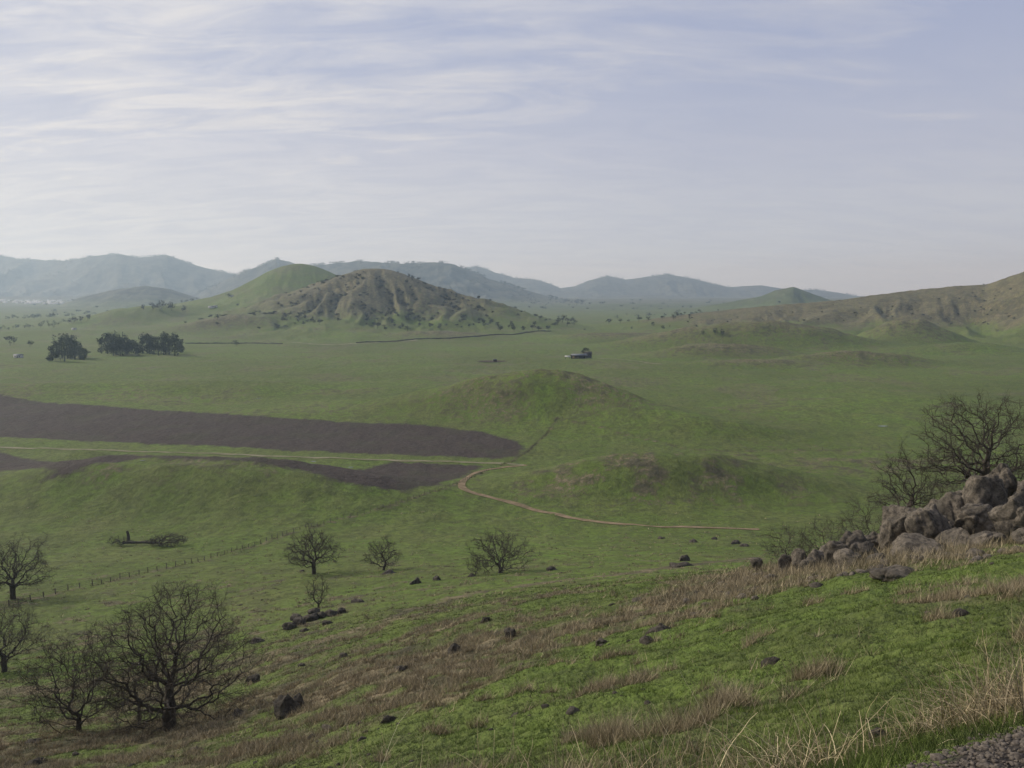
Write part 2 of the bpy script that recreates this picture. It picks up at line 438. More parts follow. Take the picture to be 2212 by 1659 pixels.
m_post = simple('weathered_wood', (.06, .052, .04), (.12, .105, .08), 8)
def fence(name, pts, step=4.5, h=1.35, r=.09):
    p = resample(pts, step); V = []; Fc = []; tops = []
    for x, y in p:
        z = H1(x, y); hh = h*random.uniform(.8, 1.1); lx, ly = random.uniform(-.08, .08), random.uniform(-.06, .06)
        o = len(V)
        for zz, dx, dy in ((z-.3, 0, 0), (z+hh, lx, ly)):
            for sx, sy in ((-r, -r), (r, -r), (r, r), (-r, r)): V.append((x+sx+dx, y+sy+dy, zz))
        for a, b_ in ((0, 1), (1, 2), (2, 3), (3, 0)): Fc.append((o+a, o+b_, o+4+b_, o+4+a))
        Fc.append((o+4, o+5, o+6, o+7)); tops.append((x+lx, y+ly, z, hh))
    for (a, b_) in zip(tops[:-1], tops[1:]):
        for k in (.35, .65, .92):
            o = len(V); w = .02
            V += [(a[0], a[1], a[2]+a[3]*k-w), (b_[0], b_[1], b_[2]+b_[3]*k-w), (b_[0], b_[1], b_[2]+b_[3]*k+w), (a[0], a[1], a[2]+a[3]*k+w)]
            Fc.append((o, o+1, o+2, o+3))
    mesh_obj(name, V, Fc, 4, m_post)
fence('wire_fence', fenceA, 2.6, 1.3, .07)
fence('wire_fence', fenceB, 5, 1.3, .09)

def patch(name, x, y, rx, ry, z, mat, k=26, wob=.5):
    V = [(x, y, z)]
    for i in range(k):
        a = 2*math.pi*i/k; q = 1+wob*mnoise.noise(Vector((math.cos(a)*1.3+x, math.sin(a)*1.3, y)))
        V.append((x+rx*q*math.cos(a), y+ry*q*math.sin(a), z))
    mesh_obj(name, V, [(0, i+1, (i+1) % k+1) for i in range(k)], 3, mat)
mw, ntw, bw = new_mat('still_water'); bw.inputs['Base Color'].default_value = (.10, .12, .13, 1); bw.inputs['Roughness'].default_value = .15; bw.inputs['Specular IOR Level'].default_value = .5
for px, py, r in ((559,861,1.6),(1908,921,1.8),(308,996,.7),(676,997,.9),(757,1010,.8)):
    q = sight(px, py)
    if q:
        zz = max(H1(q[0]+a*r, q[1]+c_*r*.6) for a in (-1, 0, 1) for c_ in (-1, 0, 1))
        patch('rain_puddle', q[0], q[1], r*1.5, r*.6, zz+.03, mw)
patch('lake', LAKE[0], LAKE[1], LAKE[2]*1.02, LAKE[3]*1.02, LAKE[4], mw, 60, .08)

# ---------------------------------------------------------------- rocks
def rockmat(name, c1, c2, dark, lich):
    m, nt, b = new_mat(name); n = N(nt)
    g = n.node('ShaderNodeNewGeometry'); pos = g.outputs['Position']
    f1 = n.noise(pos, .9, 6, .65); f2 = n.noise(pos, 4, 7, .72); f3 = n.noise(pos, 18, 4, .7)
    c = n.mix(n.maprange(f1, .38, .62), c1, c2)
    c = n.mix(n.maprange(f2, .46, .60, 0, .8), c, dark)
    c = n.mix(n.maprange(f3, .58, .72, 0, .5), c, lich)
    n.link(c, b.inputs['Base Color'])
    bp = n.node('ShaderNodeBump'); bp.inputs['Distance'].default_value = .16; bp.inputs['Strength'].default_value = 1
    n.link(n.math('ADD', f2, n.math('MULTIPLY', f3, .35)), bp.inputs['Height']); n.link(bp.outputs[0], b.inputs['Normal'])
    return m
mr = rockmat('weathered_granite', (.095, .083, .066), (.215, .183, .143), (.044, .039, .033), (.24, .215, .165))
mr2 = rockmat('dark_fieldstone', (.050, .044, .036), (.115, .100, .080), (.026, .023, .020), (.15, .135, .10))
ICO = {}
def ico(s):
    if s not in ICO:
        bm = bmesh.new(); bmesh.ops.create_icosphere(bm, subdivisions=s, radius=1)
        ICO[s] = (np.array([v.co[:] for v in bm.verts]), np.array([[v.index for v in f.verts] for f in bm.faces])); bm.free()
    return ICO[s]
def rock_shape(s, seed, planes=11, soft=.80):
    V, Fc = ico(s); r = np.random.default_rng(seed); v = V.copy()
    for i in range(planes):
        nn = r.normal(size=3); nn /= np.linalg.norm(nn); o = r.uniform(.5, .86)
        d = v@nn; v -= np.outer(np.maximum(d-o, 0)*soft, nn)
    off = r.uniform(0, 100)
    fr = ((1.3, .24), (3.0, .11), (7, .05), (15, .025))[:4 if s > 3 else 2]
    for fq, am in fr:
        d = np.array([mnoise.noise(Vector(p)*fq+Vector((off, 0, 0))) for p in v])
        if fq > 5: d = -np.abs(d)*1.2
        v *= (1+am*d)[:, None]
    for i in range(3):
        nn = r.normal(size=3); nn[2] *= .4; nn /= np.linalg.norm(nn); o = r.uniform(-.4, .4)
        d = np.abs(v@nn-o+.07*np.sin(v[:, 2]*5+i)+.05*np.sin(v[:, 0]*9)); v *= (1-.10*np.exp(-(d/.045)**2))[:, None]
    v /= np.abs(v).max(0)
    return v, Fc
def boulder(x, y, z0, w, dpt, h, seed, s=4, name='boulder', mat=None, tilt=.2):
    v, Fc = rock_shape(s, seed)
    v = v*np.array([w/2, dpt/2, h/2])
    ob = mesh_obj(name, v, Fc, 3, mat or mr, True); ob.location = (x, y, z0+h/2)
    ob.rotation_euler = (random.uniform(-tilt, tilt), random.uniform(-tilt, tilt), random.uniform(-.5, .5))
    return ob
sd = 100
for px, pt, wp, d in ((2118,1018,80,47),(2165,1004,56,49),(2200,1062,100,39),(2225,1030,90,50),(2045,1060,84,48),(2012,1092,100,43.5),(1950,1094,86,46),(2110,1083,80,44),(1850,1144,86,42),(1812,1162,50,40),(1732,1184,40,44),(1775,1184,44,47),(1898,1144,62,47),(1990,1158,110,39.5),(1838,1188,64,39),(2140,1148,68,38),(2080,1148,80,41),(1945,1226,114,30),(2075,1050,60,51),(2250,1054,110,46),(2300,1088,110,42),(2160,1108,70,45),(2250,1138,90,36),(1880,1176,50,42),(1930,1126,50,48),(2040,1118,60,46),(1700,1196,34,46),(1640,1200,28,54),(1755,1204,40,42),(1905,1196,48,37),(2060,1190,60,36),(2120,1196,54,35),(1790,1172,36,50)):
    if px > 1900 and pt < 1150: wp *= 1.12; pt -= 6
    sd += 1; x = float(bear(px))*1.02*d; y = d; zg = H1(x, y)
    zt = CAMZ-float(tdep(pt))*d; w = wp/F*d*1.08
    if zt-zg < w*.2: zt = zg+w*.25
    zb = max(zg-.4, zt-1.3*w)
    boulder(x, y, zb, w, w*random.uniform(.85, 1.2), zt-zb, sd, 5 if wp > 56 else 4)
RK = [(612,1552,56,50),(640,1532,40,28),(515,1548,26,12),(545,1475,30,16),(862,1450,34,14),(980,1412,28,18),(1103,1378,26,24),(1047,1345,24,14),(1436,1360,76,15),(1400,1390,46,14),(1302,1392,28,12),(1472,1225,50,10),(1480,1212,26,12),(895,1262,26,13),(945,1254,20,10),(838,1240,44,7),
 (622,1362,34,15),(645,1350,36,15),(668,1342,36,17),(690,1336,34,14),(715,1332,34,12),(735,1326,22,10),(640,1340,30,10),(675,1325,30,8),(705,1350,26,8),(770,1302,34,6),(560,1390,44,7),(655,1366,24,8),(1670,1436,56,11),(650,1440,18,8),(742,1420,20,8),(415,1625,50,12),(65,1605,46,12),(65,1655,50,11),
 (1430,1164,20,5),(1500,1172,20,6),(1590,1176,20,8),(1612,1181,22,9),(1545,1166,14,5),(1020,1246,22,6),(1195,1232,30,6),(840,1560,40,10),(1906,1592,42,20),(780,1600,28,9)]
for px, py, w, h in RK:
    q = sight(px, py, 280)
    if not q: continue
    sd += 1; d = q[1]; x, y = q
    wm = w/F*d; hm = h/F*d+.5*wm; z = H1(x, y+wm*.3)
    boulder(x, y+wm*.3, z-.5*wm, wm*1.15, wm*.9, hm*1.08, sd, 4, 'field_rock', mr2, .3)
def scatter_small(name, P, S, mat, seed=3, var=6, sub=1):
    r = np.random.default_rng(seed); shapes = [rock_shape(sub, seed*50+i, 5) for i in range(var)]
    VV = []; FF = []; o = 0
    for (x, y, z), s in zip(P, S):
        v, Fc = shapes[r.integers(var)]; a = r.uniform(0, 6.28); c_, s_ = math.cos(a), math.sin(a)
        q = v*np.array([s*r.uniform(.7, 1.5), s*r.uniform(.7, 1.3), s*r.uniform(.35, .9)])
        q = np.stack([q[:, 0]*c_-q[:, 1]*s_, q[:, 0]*s_+q[:, 1]*c_, q[:, 2]], -1)
        VV.append(q+np.array([x, y, z])); FF.append(Fc+o); o += len(v)
    return mesh_obj(name, np.concatenate(VV), np.concatenate(FF), 3, mat, sub > 1)
P = []; S = []
for i in range(1700):
    px = rng.uniform(-100, 2300); d = math.exp(rng.uniform(math.log(14), math.log(250))); x = float(bear(px))*d
    if fbm(np.array([x/14]), np.array([d/14]), 2, 300)[0] < rng.uniform(-.1, .6): continue
    P.append((x, d, H1(x, d))); S.append(.035*math.exp(abs(rng.normal())*.7)*(1+d/130))
scatter_small('scattered_stones', P, S, mr2, 3, 8, 2)
P = []; S = []
for i in range(240):
    d = rng.uniform(32, 58); px = 1930+rng.normal()*200; x = float(bear(px))*d
    P.append((x, d, H1(x, d)+.02)); S.append(rng.uniform(.08, .34))
scatter_small('outcrop_stones', P, S, mr, 4, 8, 2)
mg = simple('gravel_stone', (.045, .038, .032), (.15, .128, .105), 60)
gx = rng.uniform(.3, 3.4, 14000); gy = rng.uniform(1.7, 4.2, 14000)
ok = gy < gravel_edge(gx)+.03+rng.normal(size=14000)*.09
gx, gy = gx[ok], gy[ok]; gz = G(gx, gy)
scatter_small('roadside_gravel', list(zip(gx, gy, gz+.003)), list(np.exp(rng.normal(size=len(gx))*.5)*.0085), mg, 5, 8, 1)
print('rocks', time.time()-T0)

# ---------------------------------------------------------------- bare oaks (space colonisation)
mbk, nt, b = new_mat('oak_bark'); n = N(nt)
g = n.node('ShaderNodeNewGeometry'); f1 = n.noise(g.outputs['Position'], 6, 5, .7)
n.link(n.mix(n.maprange(f1, .35, .65), (.040, .034, .028), (.095, .082, .066)), b.inputs['Base Color'])
def unit(v): return v/(np.linalg.norm(v, axis=-1, keepdims=True)+1e-9)
def tubes(p0, p1, r0, r1, k):
    d = unit(p1-p0); ref = np.where(np.abs(d[:, 2:3]) < .9, np.array([[0, 0, 1.]]), np.array([[1., 0, 0]]))
    a = unit(np.cross(d, ref)); b_ = np.cross(d, a); V = []
    for p, r in ((p0, r0), (p1, r1)):
        for j in range(k):
            t = 2*math.pi*j/k; V.append(p+(a*math.cos(t)+b_*math.sin(t))*r[:, None])
    V = np.stack(V, 1); m = len(p0); o = np.arange(m)[:, None]*2*k
    f = np.stack([np.concatenate([o+j, o+(j+1) % k, o+k+(j+1) % k, o+k+j], 1) for j in range(k)], 1)
    return V.reshape(-1, 3), f.reshape(-1, 4)
def oak_mesh(name, seed, att, trunk, r0, step, minr, ntw, twl, twr, jit=.6, tp=.60):
    r = np.random.default_rng(seed)
    P = [np.array(trunk[0], float)]; par = [-1]
    for q in trunk[1:]:
        q = np.array(q, float); L = np.linalg.norm(q-P[-1]); m = max(1, int(L/step)); s = P[-1].copy()
        for i in range(1, m+1):
            par.append(len(P)-1); P.append(s+(q-s)*i/m+r.normal(size=3)*step*.08)
    ntr = len(P); A_ = att.copy(); pa = np.array(P)
    D = np.linalg.norm(A_[:, None]-pa[None], axis=2); near = D.argmin(1); nd = D.min(1)
    for it in range(140):
        if len(A_) == 0 or len(P) > 9000: break
        use = np.unique(near); new = []; npar = []
        dirs = unit(A_-pa[near])
        acc = np.zeros((len(pa), 3)); np.add.at(acc, near, dirs)
        for u_ in use:
            d = acc[u_]; d = d/(np.linalg.norm(d)+1e-9)
            d = d+r.normal(size=3)*jit
            if par[u_] >= 0: d = d+.5*unit(pa[u_]-pa[par[u_]])
            d = d/np.linalg.norm(d); new.append(pa[u_]+d*step); npar.append(u_)
        new = np.array(new); base = len(P)
        P += list(new); par += npar; pa = np.array(P)
        D = np.linalg.norm(A_[:, None]-new[None], axis=2); dm = D.min(1); am = D.argmin(1)
        better = dm < nd; near = np.where(better, base+am, near); nd = np.minimum(nd, dm)
        keep = nd > step*1.4; A_, near, nd = A_[keep], near[keep], nd[keep]
    par = np.array(par); cnt = np.ones(len(P))
    for i in range(len(P)-1, 0, -1): cnt[par[i]] += cnt[i]
    rad_ = minr+(r0-minr)*(cnt/cnt[0])**tp
    base_flare = np.zeros(len(P)); base_flare[0] = .45
    rad_ = rad_*(1+base_flare)
    i1 = np.arange(1, len(P)); i0 = par[i1]
    rs = np.minimum(rad_[i0], rad_[i1]*1.5); VV = []; FF = []; o = 0
    def add(V, f):
        nonlocal o
        VV.append(V); FF.append(f+o); o += len(V)
    for lo, hi, k in ((0, .03, 3), (.03, .09, 5), (.09, 9, 9)):
        s = (rad_[i1] >= lo) & (rad_[i1] < hi)
        if s.any(): add(*tubes(pa[i0[s]], pa[i1[s]]+.2*(pa[i1[s]]-pa[i0[s]])*(rad_[i1[s]] > .03)[:, None], rs[s], rad_[i1[s]], k))
    s = np.where((cnt < cnt[0]*.02+3) & (np.arange(len(P)) >= ntr))[0]
    s = np.repeat(s, ntw); cen = att.mean(0)
    dd = unit(unit(pa[s]-pa[par[s]])*.7+r.normal(size=(len(s), 3))*.75+unit(pa[s]-cen)*.35)
    l = twl*r.uniform(.35, 1.2, (len(s), 1)); m1 = pa[s]+dd*l*.5; d2 = unit(dd+r.normal(size=dd.shape)*.45); m2 = m1+d2*l*.5
    w0 = np.full(len(s), twr)
    add(*tubes(pa[s], m1, w0*1.3, w0, 3)); add(*tubes(m1, m2, w0, w0*.5, 3))
    for q in range(2):
        d3 = unit(dd+r.normal(size=dd.shape)*.9); m3 = m1+d3*l*.5*r.uniform(.5, 1.1, (len(s), 1)); add(*tubes(m1, m3, w0*.8, w0*.45, 3))
    return mesh_obj(name, np.concatenate(VV), np.concatenate(FF), 4, mbk, True)
def crown(seed, nn, W, Hh, low, cz=None):
    r = np.random.default_rng(seed+999); d = unit(r.normal(size=(nn, 3))); q = r.uniform(0, 1, nn)**(1/2.3)
    cz = Hh*.48 if cz is None else cz
    lob = np.array([1+.42*mnoise.noise(Vector(v)*1.9+Vector((seed, 0, 0))) for v in d])
    p = d*(q*lob)[:, None]
    hole = np.array([mnoise.noise(Vector(v)*2.6+Vector((seed*3.1, 7, 0))) for v in p])
    p = p[hole > -.22]
    z = np.where(p[:, 2] > 0, cz+p[:, 2]*(Hh-cz), cz+p[:, 2]*(cz-low))
    return np.stack([p[:, 0]*W/2, p[:, 1]*W/2, z], -1)
def oak(px, py, hpx, wpx, seed, nn, r0f=.042, d=None, name='bare_oak_tree', low=.2, step=.36, twr=.0062, ntw=4, trunkf=.22, lean=0, twl=.8):
    if d is None: x, y = sight(px, py, 280)
    else: x, y = float(bear(px))*1.03*d, d
    Hh = hpx/F*y*1.08-twl*.2; W = wpx/F*y*1.18-twl*.3
    att = crown(seed, nn, W, Hh, Hh*low); th = Hh*trunkf
    tr = [(0, 0, -.4), (lean*.4, 0, th*.5), (lean, 0, th)]
    ob = oak_mesh(name, seed, att, tr, Hh*r0f, step, twr*1.25, ntw, twl, twr)
    ob.location = (x, y, H1(x, y)-.05)
oak(366,1578,310,335, 3, 2300, r0f=.046, lean=.1, low=.10)
oak(172,1578,222,205, 8, 1200, r0f=.026, low=.06, trunkf=.10)
oak(300,1560,120,110, 81, 300, r0f=.03, step=.3)
oak(10,1452,152,168, 5, 1000, r0f=.038)
oak(28,1295,132,165, 6, 1000, step=.46, twr=.0095)
oak(678,1240,102,112, 9, 850, step=.48, twr=.0115, twl=1.0)
oak(828,1232,68,78, 10, 450, step=.44, twr=.0115, lean=.5)
oak(688,1314,76,54, 12, 280, step=.4, twr=.010, r0f=.028, low=.12, trunkf=.12)
oak(1080,1238,90,130, 13, 800, step=.48, twr=.011, low=.06, trunkf=.12)
oak(2110,0,292,265, 14, 2000, d=58, low=.35, trunkf=.36, r0f=.038)
oak(1945,0,205,138, 15, 900, d=64, low=.4, trunkf=.4, r0f=.026, lean=.3)
oak(1870,0,110,115, 16, 400, d=66, low=.1, trunkf=.08, r0f=.02, name='bare_shrub')
oak(1700,0,80,115, 17, 360, d=74, low=.05, trunkf=.05, r0f=.02, name='bare_shrub')
oak(1775,0,88,95, 18, 360, d=72, low=.05, trunkf=.05, r0f=.02, name='bare_shrub')
oak(1028,1243,42,48, 19, 160, low=.05, trunkf=.05, r0f=.02, twr=.011, name='bare_shrub')
oak(2030,0,140,115, 20, 400, d=62, low=.1, trunkf=.08, r0f=.02, name='bare_shrub')
q = sight(320, 1178); r_ = np.random.default_rng(5)
dd = unit(r_.normal(size=(620, 3)))*(r_.uniform(0, 1, (620, 1))**.4)
att = np.concatenate([dd[:480]*np.array([6, 4, 1.7])+np.array([6, 0, 1.7]), dd[480:]*np.array([4, 2.2, 1.0])+np.array([-8.5, 0, .8])])
fo = oak_mesh('fallen_oak_tree', 44, att, [(-7.5, 0, .5), (-2, .5, .6), (3, 0, .8)], .42, .45, .018, 4, 1.0, .014)
fo.location = (q[0], q[1], H1(*q)); fo.rotation_euler = (0, 0, math.radians(-7))
q2 = sight(277, 1168)
ob = oak_mesh('tree_stump', 45, np.array([[.3, 0, 2.9], [-.3, .1, 2.7], [.1, .3, 3.0]]), [(0, 0, -.4), (.1, 0, 1.2), (0, 0, 2.4)], .5, .5, .25, 1, .3, .02)
ob.location = (q2[0], q2[1], H1(*q2)-.1)
print('oaks', time.time()-T0)

# ---------------------------------------------------------------- far foliage masses
def leafmat(name, c1, c2):
    m, nt, b = new_mat(name); n = N(nt)
    a = n.node('ShaderNodeAttribute', attribute_name='Col')
    n.link(n.mix(a.outputs['Fac'], c1, c2), b.inputs['Base Color']); return m
ml = leafmat('evergreen_foliage', (.024, .031, .018), (.068, .080, .042))
mo = leafmat('oak_foliage', (.020, .024, .015), (.052, .054, .032))
def leafcloud(centres, radii, nper, leaf):
    k = len(centres); c_ = np.repeat(centres, nper, 0); r_ = np.repeat(radii, nper, 0)
    d = rng.normal(size=(k*nper, 3)); d /= np.linalg.norm(d, axis=1)[:, None]
    p = c_+d*r_*(rng.uniform(.3, 1, (k*nper, 1))**.6)
    lf = np.repeat(leaf, nper)[:, None]
    t = np.stack([p+rng.normal(size=p.shape)*lf for _ in range(3)], 1)
    col = np.repeat(rng.uniform(0, 1, k*nper), 3)
    return t.reshape(-1, 3), np.arange(len(t)*3).reshape(-1, 3), np.repeat(col[:, None], 3, 1)
def trees_mass(name, P, hs, ws, mat, clumps=9, nper=26, low=.32, taper=.6):
    C = []; Rr = []; L = []; TV = []; TF = []
    for (x, y), h, w in zip(P, hs, ws):
        z = H1(x, y)
        for i in range(clumps):
            a = rng.uniform(0, 6.28); q = rng.uniform(0, .62)*w/2; f = rng.uniform(low, .85)
            q *= (1.1-f*taper)*1.3
            C.append((x+math.cos(a)*q, y+math.sin(a)*q, z+h*f)); s = w*rng.uniform(.18, .3)
            Rr.append((s, s, h*rng.uniform(.12, .2))); L.append(w*.055)
        o = len(TV); rt = h*.025
        for zz, rr in ((z-1, rt), (z+h*.6, rt*.5)):
            for j in range(4): TV.append((x+rr*math.cos(j*1.57), y+rr*math.sin(j*1.57), zz))
        for j in range(4): TF.append((o+j, o+(j+1) % 4, o+4+(j+1) % 4)); TF.append((o+j, o+4+(j+1) % 4, o+4+j))
    V, Fc, col = leafcloud(np.array(C), np.array(Rr), nper, np.array(L))
    TV = np.array(TV); TF = np.array(TF)
    mesh_obj(name, np.concatenate([V, TV]), np.concatenate([Fc, TF+len(V)]), 3, mat, False, np.concatenate([col, np.zeros((len(TV), 3))]))
def grove(pxs, py, hpx, wpx, name):
    P = []; hs = []; ws = []
    for px, hp in zip(pxs, hpx):
        q = sight(px, py+rng.uniform(-4, 4), 2500)
        if q: P.append(q); hs.append(hp*1.08/F*q[1]); ws.append(wpx/F*q[1]*rng.uniform(.8, 1.2))
    trees_mass(name, P, hs, ws, ml, 20, 28, .12, .4)
grove([113,124,134,146,152,162,172,182,140,156], 777, [34,48,52,56,50,50,38,24,50,46], 24, 'eucalyptus_grove')
grove([220,232,240,252,264,274,284,245,260], 766, [34,44,42,48,44,36,28,46,42], 25, 'eucalyptus_grove')
grove([296,308,318,332,342,354,366,378,390,324,358], 765, [28,40,44,36,44,50,44,46,30,40,46], 25, 'eucalyptus_grove')
pts = [(22,747,20),(30,744,14),(65,750,14),(510,748,14),(495,645,12),(690,702,12),(815,712,14),(832,714,12),(870,710,12),(880,716,12),(760,672,10),(1080,716,12),(1150,714,12),(1185,714,12),(1490,692,12),(1545,724,14),(1560,725,12),(1315,700,13),(1380,698,12),(1455,692,12),(1205,703,14),(1225,705,16),(1240,704,12),(350,672,20),(330,670,16),(370,672,18),(400,676,14),(310,670,12),(190,694,13),(160,698,14),(175,696,12),(150,700,10),(1265,766,15),(1258,766,11),(470,692,12),(660,690,10),(905,608,10),(883,603,10),(950,630,10),(985,645,10),(1000,650,8),(1035,672,9),(720,640,9),(960,634,9),(890,604,8),(1110,716,10),(1130,716,10),(1400,695,10),(1340,699,10),(1060,700,12),(1520,724,9),(1500,676,12),(1460,684,10),(1430,690,10),(1215,697,14),(1235,698,12)]
P = []; hs = []; ws = []
for px, py, s in pts:
    q = sight(px, py, 3000)
    if q: P.append(q); hs.append(s*1.15/F*q[1]); ws.append(s/F*q[1]*1.4)
cx = HX+rng.normal(size=12000)*190; cy = HY+rng.normal(size=12000)*150-60
hh = G(cx, cy); e = (G(cx+14, cy)+G(cx-14, cy)+G(cx, cy+14)+G(cx, cy-14))/4-hh
ok = (hh > 12) & (e > .4+rng.uniform(0, .6, 12000))
for x, y in list(zip(cx[ok], cy[ok]))[:480]:
    s = rng.uniform(4, 9); P.append((x, y)); hs.append(s*.75); ws.append(s*1.5)
for i in range(55):
    x = HX+rng.uniform(-150, 360); y = HY-rng.uniform(200, 300)
    s = rng.uniform(6, 12); P.append((x, y)); hs.append(s*.9); ws.append(s*1.3)
for i in range(18):
    d = rng.uniform(1480, 1800); px = rng.uniform(1180, 1700); P.append((float(bear(px))*d, d)); s = rng.uniform(4, 9); hs.append(s); ws.append(s*1.3)
cx = rng.uniform(150, 1000, 3000); cy = rng.uniform(1350, 1700, 3000); hh = G(cx, cy)
e = (G(cx+10, cy)+G(cx-10, cy))/2-hh; ok = (hh > 20) & (e > .5)
for x, y in list(zip(cx[ok], cy[ok]))[:150]:
    s = rng.uniform(2, 5); P.append((x, y)); hs.append(s*.7); ws.append(s*1.5)
trees_mass('hillside_oak_trees', P, hs, ws, mo, 7, 14)
P = []; hs = []; ws = []
cd = rng.uniform(2300, 6200, 650); cx = bear(rng.uniform(-150, 1900, 650))*cd
ok = fbm(cx/700, cd/300, 2, 401) > .08
for x, d in zip(cx[ok], cd[ok]):
    if math.hypot((x-LAKE[0])/LAKE[2], (d-LAKE[1])/LAKE[3]) < 1.4: continue
    s = rng.uniform(7, 14); P.append((x, d)); hs.append(s); ws.append(s*rng.uniform(1.4, 3.2))
for k_, (d0, p0, p1) in enumerate(((1700, -60, 130), (2000, 80, 280), (2350, -80, 260), (2700, 0, 420), (3000, 150, 480), (2250, 290, 430))):
    for i in range(26):
        px = rng.uniform(p0, p1); d = d0+rng.normal()*22+(px-p0)*.4; s = rng.uniform(5, 11)
        P.append((float(bear(px))*d, d)); hs.append(s); ws.append(s*rng.uniform(1, 1.8))
trees_mass('plain_tree_belts', P, hs, ws, ml, 5, 10)
P = []; hs = []; ws = []
for (ru, rd_, rz, wf, wb, L_, amp, s_) in RIDGES[1:4]:
    u = rng.uniform(max(ru[0], -.75), min(ru[-1], .6), 1800); dc = np.interp(u, ru, rd_); d = dc-np.abs(rng.normal(size=1800))*wf*.4
    d = np.where(rng.random(1800) < .45, dc+rng.normal(size=1800)*60, d)
    ok = perlin(u*40, d/900, 77) > -.1
    for a_, b_ in zip(u[ok], d[ok]):
        s = rng.uniform(9, 20); P.append((a_*b_, b_)); hs.append(s); ws.append(s*1.8)
trees_mass('mountain_forest', P, hs, ws, mo, 3, 8)
print('masses', time.time()-T0)

# ---------------------------------------------------------------- buildings
m_roof = simple('metal_roof', (.12, .13, .14), (.20, .21, .22), .3, .6)
m_tim = simple('barn_timber', (.035, .03, .027), (.07, .06, .05), .6)
m_white = simple('white_paint', (.45, .45, .43), (.62, .61, .59), .5)
def box(parent, name, cx, cy, cz, sx, sy, sz, mat):
    v = [(cx+a*sx/2, cy+b_*sy/2, cz+c_*sz/2) for c_ in (-1, 1) for a, b_ in ((-1, -1), (1, -1), (1, 1), (-1, 1))]
    f = [(3, 2, 1, 0), (4, 5, 6, 7), (0, 1, 5, 4), (1, 2, 6, 5), (2, 3, 7, 6), (3, 0, 4, 7)]
    o = mesh_obj(name, v, f, 4, mat); o.parent = parent; return o
def gable(parent, name, cx, cy, z, L, W, rise, mat, over=.6):
    a, w = L/2+over, W/2+over; t = .18; v = []
    for zo in (0, t):
        v += [(cx-a, cy-w, z+zo), (cx+a, cy-w, z+zo), (cx-a, cy, z+rise+zo), (cx+a, cy, z+rise+zo), (cx-a, cy+w, z+zo), (cx+a, cy+w, z+zo)]
    f = [(6, 7, 9, 8), (8, 9, 11, 10), (0, 2, 3, 1), (2, 4, 5, 3), (0, 1, 7, 6), (4, 10, 11, 5), (0, 6, 8, 2), (2, 8, 10, 4), (1, 3, 9, 7), (3, 5, 11, 9)]
    o = mesh_obj(name, v, f, 4, mat); o.parent = parent; return o
def emp(name, x, y, rz=0):
    e = bpy.data.objects.new(name, None); scene.collection.objects.link(e); e.location = (x, y, H1(x, y)); e.rotation_euler = (0, 0, rz); return e
q = sight(1250, 775, 2000)
e = emp('open_hay_barn', q[0], q[1], math.radians(8))
for i in range(5):
    for j in (-1, 1): box(e, 'post', -8+i*4, j*4, 1.7, .3, .3, 4.6, m_tim)
box(e, 'back_wall', 0, 4.3, 2.0, 16.5, .2, 4.0, m_tim); box(e, 'hay_stack', -3, 1.0, 1.3, 7, 4, 2.6, simple('hay', (.14, .11, .06), (.22, .18, .10), 1))
gable(e, 'roof', 0, 0, 4.1, 17, 9, 1.5, m_roof)
e2 = emp('cattle_shed', q[0]+11.5, q[1]+13, math.radians(8))
box(e2, 'walls', 0, 0, 2.4, 8, 6, 5.4, m_tim); box(e2, 'door_opening', 0, -3.06, 1.6, 3, .06, 3.2, m_wall); gable(e2, 'roof', 0, 0, 5.15, 8, 6, 2.0, m_tim)
e3 = emp('feed_shed', q[0]-13, q[1]-3, 0)
for i in (-1, 1):
    for j in (-1, 1): box(e3, 'post', i*2.2, j*1.8, 1.2, .25, .25, 3.0, m_tim)
gable(e3, 'roof', 0, 0, 2.75, 5, 4, .8, m_white)
q = sight(1075, 782, 2000)
if q:
    patch('bare_earth_pen', q[0], q[1]+4, 20, 10, H1(q[0], q[1]+4)+.5, simple('pen_soil', (.05, .035, .025), (.08, .06, .04), .4))
    e4 = emp('water_trough', q[0]-3, q[1]+2); box(e4, 'tank', 0, 0, 1.5, 4, 3, 2.4, m_tim); box(e4, 'rim', 0, 0, 2.8, 4.3, 3.3, .2, m_roof)
for px, py, s in ((40,773,16),(160,713,9),(457,666,12),(465,664,7),(500,641,7)):
    q = sight(px, py, 3000)
    if not q: continue
    w = s/F*q[1]; e = emp('farmhouse', q[0], q[1], rng.uniform(-.4, .4))
    box(e, 'walls', 0, 0, 1.3, w, w*.55, 3.6, m_white); gable(e, 'roof', 0, 0, 3.12, w, w*.55, w*.13, m_roof)
    for k in (-.3, .3): box(e, 'window', k*w, -w*.275-.03, 1.7, w*.12, .06, 1.2, m_wall)
    box(e, 'door', 0, -w*.275-.03, 1.1, 1.0, .06, 2.1, m_tim)
V = []; Fc = []
for i in range(110):
    d = rng.uniform(5000, 6100); px = rng.uniform(-60, 215); x = float(bear(px))*d; z = H1(x, d); w, l, h = rng.uniform(8, 24), rng.uniform(8, 16), rng.uniform(4, 7)
    o = len(V)
    for zz in (z-4, z+h): V += [(x-w/2, d-l/2, zz), (x+w/2, d-l/2, zz), (x+w/2, d+l/2, zz), (x-w/2, d+l/2, zz)]
    V += [(x-w/2, d, z+h*1.4), (x+w/2, d, z+h*1.4)]
    for a in ((0, 1, 5, 4), (1, 2, 6, 5), (2, 3, 7, 6), (3, 0, 4, 7), (4, 5, 9, 8), (6, 7, 8, 9)): Fc.append(tuple(o+k for k in a))
mesh_obj('distant_town', V, Fc, 4, m_white)

